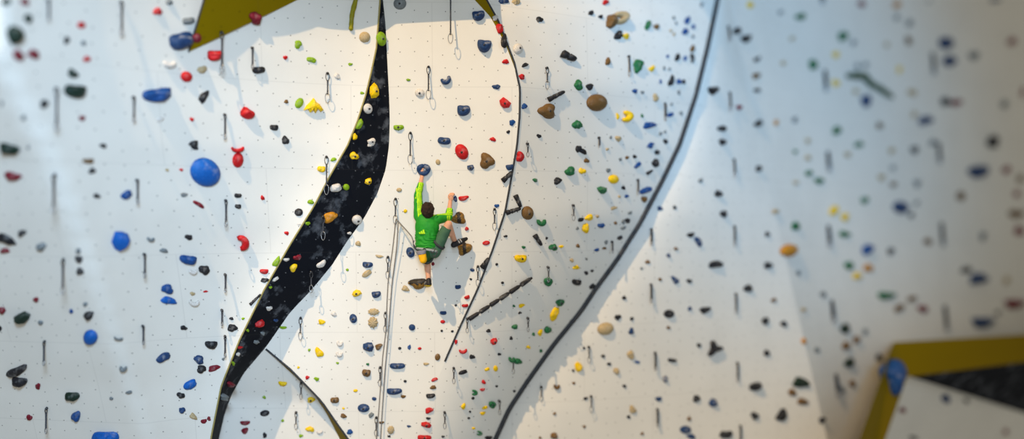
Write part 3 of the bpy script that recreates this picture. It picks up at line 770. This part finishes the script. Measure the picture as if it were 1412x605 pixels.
path = [rp(549,307,.14), rp(547,340,.10), rp(543,372,.08), rp(540.5,392,.08), rp(537.5,430,.07), rp(534.5,470,.07), rp(531,510,.07), rp(527.5,560,.07), rp(525,605,.07), rp(522,690,.07)]
V, Fc = tube(smooth_path(path), .008, 6)
tag(mesh_obj('hanging_rope', V, Fc, M_ROPE), 'second grey rope strand hanging loose beside the grey climbing rope', 'rope')

# ------------------------------------------------------------------ the climber
def J(x, y, out): return W(x, y, lean(302)+out)
def new_bm(): return bmesh.new()
def bm_cap(bm, p0, p1, r0, r1, seg=16, ends=(1, 1), flat=(1, 1)):
    """tapered limb with rounded or flat ends"""
    d = p1-p0; L = d.length; z = d.normalized(); x = z.cross(Vector((0,1,0)))
    if x.length < .05: x = z.cross(Vector((1,0,0)))
    x.normalize(); y = z.cross(x)
    rings = []
    if ends[0]: rings += [(-r0*math.cos(a), r0*math.sin(a)) for a in (.35, .8, 1.2)]
    rings += [(L*t, r0+(r1-r0)*t) for t in (0, .25, .5, .75, 1)]
    if ends[1]: rings += [(L+r1*math.cos(a), r1*math.sin(a)) for a in (1.2, .8, .35)]
    vs = []
    for (h, r) in rings:
        vs.append([bm.verts.new(p0+z*h+(x*math.cos(2*math.pi*k/seg)*flat[0]+y*math.sin(2*math.pi*k/seg)*flat[1])*r) for k in range(seg)])
    for i in range(len(vs)-1):
        for k in range(seg): bm.faces.new((vs[i][k], vs[i][(k+1)%seg], vs[i+1][(k+1)%seg], vs[i+1][k]))
    bm.faces.new(vs[0][::-1]); bm.faces.new(vs[-1])
def bm_ell(bm, c, r, rot=None):
    m = Matrix.Translation(c) @ (rot.to_4x4() if rot else Matrix.Identity(4)) @ Matrix.Diagonal((*r, 1))
    bmesh.ops.create_uvsphere(bm, u_segments=20, v_segments=14, radius=1, matrix=m)
def finish(name, bm, mats, parent, voxel=.008, smooth=3, post=None, pick=None, disp=None):
    bmesh.ops.recalc_face_normals(bm, faces=bm.faces)
    me = bpy.data.meshes.new(name+'_src'); bm.to_mesh(me); bm.free()
    ob = bpy.data.objects.new(name, me); COL.objects.link(ob)
    if voxel:
        md = ob.modifiers.new('r', 'REMESH'); md.mode = 'VOXEL'; md.voxel_size = voxel; md.use_smooth_shade = True
        ms = ob.modifiers.new('s', 'SMOOTH'); ms.iterations = smooth; ms.factor = .5
    dg = bpy.context.evaluated_depsgraph_get(); dg.update()
    m2 = bpy.data.meshes.new_from_object(ob.evaluated_get(dg), depsgraph=dg)
    ob.modifiers.clear(); ob.data = m2; bpy.data.meshes.remove(me); m2.name = name
    if disp:
        m2.calc_loop_triangles() if False else None
        ns = [v.normal.copy() for v in m2.vertices]
        for v, n in zip(m2.vertices, ns): v.co += n*disp(v.co)
    if post:
        b2 = bmesh.new(); b2.from_mesh(m2); post(b2); b2.to_mesh(m2); b2.free()
    m2.materials.clear()
    for m in mats: m2.materials.append(m)
    for p in m2.polygons:
        p.use_smooth = True
        p.material_index = pick(p.center) if pick else 0
    if parent:
        for v in m2.vertices: v.co -= parent.location
        ob.parent = parent
    return ob
root = empty('person', J(590, 345, .3))
tag(root, 'climber seen from behind in bright green jacket and grey-green shorts, reaching up', 'person')
M_SKIN = plain('skin', (206,150,118), .55); M_HAIR = plain('hair', (46,30,20), .6, bump=.6, scale=120.)
M_JACK = plain('jacket_green', (34,138,36), .6, bump=.15, scale=25.); M_LIME = plain('jacket_lime', (168,214,18), .6)
M_SHR = plain('shorts_teal', (66,98,74), .8, bump=.2); M_SHG = plain('shorts_green', (44,84,34), .8, bump=.2)
M_SHOE = plain('shoe_black', (34,32,34), .5); M_SOLE = plain('shoe_sole', (196,160,20), .6); M_SHOEG = plain('shoe_grey', (150,150,150), .5)
M_WEB = plain('harness_webbing', (150,156,152), .7); M_WEBD = plain('harness_dark', (58,60,62), .7)
M_CHALK = plain('chalk_bag_yellow', (232,170,10), .7, bump=.3, scale=30.); M_GREY = plain('chalk_bag_rim', (128,124,134), .7)
# joints
LSH, RSH = J(577.5,298,.32), J(604,302,.34)
LEL, LWR = J(576.5,268,.24), J(582,243,.13)
REL, RWR = J(618.5,299,.22), J(621,277,.12)
NK, HD = J(590.5,303,.36), J(590,291,.42)
CH, WA, PE = J(589,313,.36), J(587.5,330,.35), J(591,344,.36)
LHP, RHP = J(587,349,.36), J(599,347,.36)
LKN, LAN = J(589.5,361,.12), J(591,387,.20)
RKN, RAN = J(618.5,309,.40), J(628,335,.17)
bm = new_bm()
bm_ell(bm, CH, (.165,.115,.20)); bm_ell(bm, WA, (.135,.10,.16)); bm_ell(bm, PE, (.155,.12,.11))
bm_cap(bm, LSH, LEL, .055, .043); bm_cap(bm, LEL, LWR, .042, .029, flat=(1,.85)); bm_cap(bm, RSH, REL, .055, .043); bm_cap(bm, REL, RWR, .042, .029, flat=(1,.85))
bm_cap(bm, J(590,307,.36), HD, .058, .052)
bm_cap(bm, LHP, LKN, .078, .055); bm_cap(bm, LKN, LAN, .050, .034); bm_ell(bm, LKN.lerp(LAN,.32)+Vector((0,-.022,0)), (.05,.05,.10))
bm_cap(bm, RHP, RKN, .080, .057); bm_cap(bm, RKN, RAN, .052, .035); bm_ell(bm, RKN.lerp(RAN,.32)+Vector((-.01,.02,0)), (.05,.05,.10))
bm_cap(bm, LAN, J(589,392,.13), .036, .03); bm_cap(bm, RAN, J(636,335,.12), .036, .03)
# head: skull, jaw, ears, nose, lips (the face looks at the wall)
hr = Matrix.Rotation(-.10, 3, 'Y') @ Matrix.Rotation(.25, 3, 'X')
def hp(x, y, z): return HD + hr @ Vector((x, y, z))
bm_ell(bm, HD, (.076,.094,.112), hr); bm_ell(bm, hp(0,.035,-.055), (.055,.065,.065), hr)
for s in (-1, 1): bm_ell(bm, hp(s*.078,.012,-.012), (.013,.022,.034), hr)
bm_cap(bm, hp(0,.088,.012), hp(0,.112,-.018), .010, .015); bm_ell(bm, hp(0,.094,-.048), (.024,.012,.006), hr); bm_ell(bm, hp(0,.092,-.058), (.021,.012,.007), hr)
# hands
def hand(wr, palm, knuckles, tips, mids, thumb, pr=.034):
    bm_cap(bm, wr, palm, .028, pr, flat=(1,.62)); bm_ell(bm, palm, (pr*1.12, .020, .044))
    for k, m, t in zip(knuckles, mids, tips):
        bm_cap(bm, palm.lerp(k,.25), k, .0115, .0105, 8); bm_cap(bm, k, m, .0105, .0095, 8); bm_cap(bm, m, t, .0095, .008, 8)
    a, b, c = thumb; bm_cap(bm, a, b, .014, .011, 8); bm_cap(bm, b, c, .011, .009, 8)
kx = (-3.2, -1.1, 1.0, 3.0)
hand(LWR, J(581.6,237,.135), [J(581+q*.95, 232.6-(.9,1.3,1.0,0)[i], .145) for i, q in enumerate(kx)], [J(581.5+q*.85, 231.5-(0,.4,.2,-.5)[i], .055) for i, q in enumerate(kx)],
     [J(581.3+q*.9, 229.6-(.6,1.2,.8,-.2)[i], .11) for i, q in enumerate(kx)], (J(583.5,239,.12), J(586.5,236,.10), J(586.8,233.3,.09)))
hand(RWR, J(622,273,.13), [J(622+q*.95, 269.3-(-.2,.6,.6,0)[i], .145) for i, q in enumerate(kx)], [J(624.6+q*.72, 268.8-(0,.4,.3,0)[i], .05) for i, q in enumerate(kx)],
     [J(623.4+q*.85, 266.6-(0,.5,.5,0)[i], .11) for i, q in enumerate(kx)], (J(620,274.5,.11), J(618.3,271.5,.09), J(618.8,268.8,.07)))
finish('body', bm, [M_SKIN], root, voxel=.0062, smooth=2)
# eyes
for s in (-1, 1):
    b2 = new_bm(); bm_ell(b2, hp(s*.03,.084,.012), (.012,.009,.008), hr); finish('eye', b2, [M_EDGE], root, voxel=0)
# hair
bm = new_bm(); bm_ell(bm, hp(0,-.014,.016), (.099,.108,.128), hr); bm_ell(bm, hp(0,-.045,-.055), (.064,.052,.055), hr); bm_ell(bm, hp(.02,.02,.075), (.066,.07,.055), hr)
def hair_post(b2):
    inv = hr.inverted()
    kill = [v for v in b2.verts if (lambda q: q.y > .055 and q.z < .055)(inv @ (v.co-HD))]
    bmesh.ops.delete(b2, geom=kill, context='VERTS')
finish('hair', bm, [M_HAIR], root, voxel=.007, smooth=1, post=hair_post, disp=lambda c: .014*noise.noise(c*26)+.004*noise.noise(Vector((c.x*90,c.y*90,c.z*25))))
# jacket
CUL, CUR = J(580.3,252.5,.165), J(620.6,288,.165)
bm = new_bm()
bm_ell(bm, CH, (.185,.145,.215)); bm_ell(bm, J(588,325,.365), (.172,.135,.20)); bm_ell(bm, J(588,338,.37), (.170,.135,.15))
bm_cap(bm, CH+Vector((-.06,0,.1)), LSH, .11, .082); bm_cap(bm, CH+Vector((.05,0,.08)), RSH, .11, .078)
bm_cap(bm, LSH, LEL, .080, .062); bm_cap(bm, LEL, CUL, .060, .048, ends=(1,0)); bm_cap(bm, RSH, REL, .078, .064); bm_cap(bm, REL, CUR, .060, .048, ends=(1,0))
bm_cap(bm, J(590.5,305,.37), J(590.5,298.5,.385), .078, .066, ends=(0,0)); bm_cap(bm, J(597,304,.40), J(602,297.5,.42), .04, .02)
HEM = J(588,343,.37)
def jac_post(b2):
    bmesh.ops.bisect_plane(b2, geom=b2.verts[:]+b2.edges[:]+b2.faces[:], plane_co=HEM, plane_no=Vector((-.10,-.12,-1)), clear_outer=True)
    bmesh.ops.holes_fill(b2, edges=[e for e in b2.edges if e.is_boundary])
def dseg(p, a, b):
    d = b-a; t = max(0, min(1, (p-a).dot(d)/d.length_squared)); return (p-(a+d*t)), t
def jac_pick(c):
    for a, b, side in ((LSH, LEL, Vector((.35,-1,0))), (LEL, CUL, Vector((.35,-1,0))), (RSH+Vector((-.05,0,0)), REL, Vector((0,-.6,1))), (REL, CUR, Vector((-.1,-1,.1)))):
        v, t = dseg(c, a, b)
        if v.length < .1:
            ax = (b-a).normalized(); sd = (side-ax*side.dot(ax)).normalized(); w = ax.cross(sd)
            if v.dot(sd) > 0 and abs(v.dot(w)) < .042:
                k = v.dot(w)/.013
                return 0 if abs((k % 2)-1) < .22 else 1
    return 0
def wr(c):
    r = (c-CH); f = max(0, min(1, -r.z/.15))
    return .007*f*math.sin(c.z*120+14*noise.noise(c*7)+c.x*16) + .006*noise.noise(c*14)
finish('jacket', bm, [M_JACK, M_LIME], root, voxel=.0085, smooth=3, post=jac_post, pick=jac_pick, disp=wr)
# three-bar mountain mark on the back, stripes slant upward
bx = J(581.5,319.5,.52)
def back_y(x, z):   # surface of the jacket's back
    e = 1-((x-J(588,325,0).x)/.172)**2-((z-J(588,325,0).z)/.215)**2
    return J(588,325,.365).y - .135*math.sqrt(max(e, .02)) - .016
V = []; Fc = []
for i, (x0, hgt_) in enumerate(((-.035,.026),(-.006,.045),(.023,.064))):
    k = len(V); z0 = bx.z-.03; x = bx.x+x0
    q = [(x, z0), (x+.024, z0), (x+.024, z0+.02+i*.004), (x-.002+.0, z0+hgt_*.9+.006), (x-.014, z0+hgt_-.006)]
    q = [(x, z0), (x+.026, z0), (x+.010, z0+hgt_), (x-.012, z0+hgt_-.008)]
    for (a_, b_) in q: V.append(Vector((a_, back_y(a_, b_)-.004, b_))-root.location)
    for (a_, b_) in q: V.append(Vector((a_, back_y(a_, b_)+.02, b_))-root.location)
    Fc += [(k,k+1,k+2,k+3)] + [(k+j, k+4+j, k+4+(j+1)%4, k+(j+1)%4) for j in range(4)]
lg = mesh_obj('chest_logo', V, Fc, M_LIME, smooth=False); lg.name = 'back_logo'; lg.parent = root; lg['label'] = 'lime three-bar mark on the back of the jacket'
# shorts
bm = new_bm()
bm_ell(bm, PE, (.168,.135,.125)); bm_cap(bm, LHP, LHP.lerp(LKN,.72), .098, .088, ends=(1,0)); bm_cap(bm, RHP, RHP.lerp(RKN,.88), .098, .080, ends=(1,0))
def sh_pick(c):
    v, t = dseg(c, RHP, RKN); v2, t2 = dseg(c, LHP, LKN)
    return 1 if v2.length < v.length else 0
finish('shorts', bm, [M_SHR, M_SHG], root, voxel=.0085, smooth=3, pick=sh_pick, disp=lambda c: .008*noise.noise(c*13))
# harness: waist belt and leg loops
hz = empty('harness', J(590,343,.36)); hz.parent = root; hz.location = hz.location-root.location
def loop(c, rx, ry, tiltx, tiltz, wd, name, mat, gap=0):
    pts = []; n = 36
    rot = Matrix.Rotation(tiltx, 3, 'X') @ Matrix.Rotation(tiltz, 3, 'Y')
    V = []; Fc = []
    for i in range(n):
        q = 2*math.pi*i/n
        for dz, dr in ((-wd/2, 0), (wd/2, 0), (wd/2, .012), (-wd/2, .012)):
            V.append(c + rot @ Vector(((rx+dr)*math.cos(q), (ry+dr)*math.sin(q), dz)) - root.location)
    for i in range(n):
        for k in range(4):
            j = (i+1) % n; Fc.append((i*4+k, j*4+k, j*4+(k+1)%4, i*4+(k+1)%4))
    o = mesh_obj(name, V, Fc, mat); o.parent = hz; o.matrix_parent_inverse = Matrix.Translation(-hz.location); return o
loop(J(589.5,345,.365), .176, .145, -.10, .16, .032, 'waist_belt', M_WEB)
loop(LHP.lerp(LKN,.32), .104, .112, 1.1, .0, .035, 'leg_loop', M_WEBD)
loop(RHP.lerp(RKN,.30), .104, .104, .3, .75, .035, 'leg_loop', M_WEBD)
for (x, y, x2, y2) in ((594,346,600,343), (597,352,603,346)):
    V, Fc = tube(smooth_path([J(x,y,.53), J((x+x2)/2,(y+y2)/2+4,.55), J(x2,y2,.51)]), .007, 6)
    o = mesh_obj('gear_loop', [v-root.location for v in V], Fc, M_WEBD); o.parent = hz; o.matrix_parent_inverse = Matrix.Translation(-hz.location)
V, Fc = tube(smooth_path([J(576,346,.46), J(571.5,341,.5), J(570,335,.5), J(571,331.5,.5)]), .010, 8)
o = mesh_obj('tie_in_strap', [v-root.location for v in V], Fc, M_WEBD); o.parent = hz; o.matrix_parent_inverse = Matrix.Translation(-hz.location)
# shoes
def shoe(heel, toe, ank, up, mats, label):
    bm = new_bm()
    bm_cap(bm, heel, heel.lerp(toe,.55), .044, .050); bm_cap(bm, heel.lerp(toe,.5), toe, .050, .026); bm_cap(bm, ank, heel, .042, .040)
    ax = (toe-heel).normalized()
    def pk(c):
        v, t = dseg(c, heel, toe); h_ = v.dot(up)
        if h_ < -.012: return 1
        return 2 if (.25 < (c-heel).dot(ax)/(toe-heel).length < .62 and h_ > .0 and math.sin((c-heel).dot(ax)*170) > 0) else 0
    o = finish('shoe', bm, mats, root, voxel=.006, smooth=2, pick=pk); o['label'] = label
shoe(J(591.5,391.5,.24), J(587,391.5,.03), J(591.2,386.5,.215), Vector((0,-.1,1)), [M_SHOE, M_SOLE, M_SHOEG], 'black climbing shoe with yellow sole, left foot')
shoe(J(625.5,337.5,.23), J(643,329,.13), J(627.5,334,.18), Vector((.3,0,.95)), [M_SHOE, M_SHOE, M_SHOEG], 'black and grey climbing shoe, right foot')
# chalk bag hanging from the harness
cb = empty('chalk_bag', J(582.5,356,.56)); tag(cb, "yellow chalk bag with grey rim hanging behind the climber's left hip", 'chalk bag')
bm = new_bm(); bm_cap(bm, J(582,350,.57), J(583.5,358.5,.575), .060, .054, ends=(0,1), flat=(1,.8))
finish('bag_body', bm, [M_CHALK], cb, voxel=.007, smooth=2, disp=lambda c: .008*noise.noise(c*16))
bm = new_bm(); bm_cap(bm, J(581.3,345,.57), J(582,350.5,.57), .070, .066, ends=(0,0), flat=(1,.8))
finish('bag_rim', bm, [M_GREY], cb, voxel=.007, smooth=2, disp=lambda c: .007*noise.noise(c*20))['label'] = 'grey padded rim'
V, Fc = tube(smooth_path([J(583,344.5,.56), J(585,342.5,.535), J(587,344,.52)]), .008, 6)
mesh_obj('bag_strap', [v-cb.location for v in V], Fc, M_WEBD).parent = cb

# ------------------------------------------------------------------ light, camera
def spot(name, loc, target, power, col, size, blend, rad):
    l = bpy.data.lights.new(name, 'SPOT'); l.energy = power; l.color = col; l.spot_size = math.radians(size); l.spot_blend = blend; l.shadow_soft_size = rad
    o = bpy.data.objects.new(name, l); COL.objects.link(o); o.location = loc
    o.rotation_euler = (Vector(target)-Vector(loc)).to_track_quat('-Z', 'Y').to_euler(); return o
def area(name, loc, target, power, col, sx, sy):
    l = bpy.data.lights.new(name, 'AREA'); l.shape = 'RECTANGLE'; l.size = sx; l.size_y = sy; l.energy = power; l.color = col
    o = bpy.data.objects.new(name, l); COL.objects.link(o); o.location = loc
    o.rotation_euler = (Vector(target)-Vector(loc)).to_track_quat('-Z', 'Y').to_euler(); return o
tgt = Vector((-.6, 20, 8.2)); dl = Vector((-.8, -1.0, 1.3))
dl = Vector((-.53, -1.0, 1.16)); kt = Vector((-.5, 20, 7.8))
spot('key_spot', kt+dl*22, kt, 54000, (1,.725,.41), 28, 1.0, .14)
spot('front_light', (1, -4, 9.5), (.5, 20, 6.5), 7600, (.69,.83,1), 40, 1.0, 1.5)
spot('left_fill_spot', (-1.5, 1, 13), (-7.2, 17, 8), 16500, (.51,.73,1), 46, 1.0, 1.8)  # cool fill spot added to brighten the left wall only
spot('right_fill_spot', (9.5, 5, 17), (4.6, 24, 12), 15000, (.22,.56,1), 40, 1.0, 1.5)  # unseen blue fill, added for the upper curved and far right walls
w = bpy.data.worlds.new('hall'); SC.world = w; w.use_nodes = True
w.node_tree.nodes['Background'].inputs[0].default_value = (1,.97,.86,1); w.node_tree.nodes['Background'].inputs[1].default_value = .34

ca = bpy.data.cameras.new('camera'); ca.sensor_width = 36; ca.lens = 36*F/1412
ca.dof.use_dof = True; ca.dof.focus_distance = 19.8; ca.dof.aperture_fstop = ca.lens/1000/.50
cam = bpy.data.objects.new('camera', ca); COL.objects.link(cam); cam.location = (0, 0, CAMZ); cam.rotation_euler = (math.pi/2, 0, 0)
ca.shift_y = 0; SC.camera = cam
ca.clip_end = 200
SC.view_settings.view_transform = 'Standard'; SC.view_settings.look = 'None'; SC.view_settings.gamma = 1; SC.view_settings.exposure = 0
SC.view_settings.use_curve_mapping = False
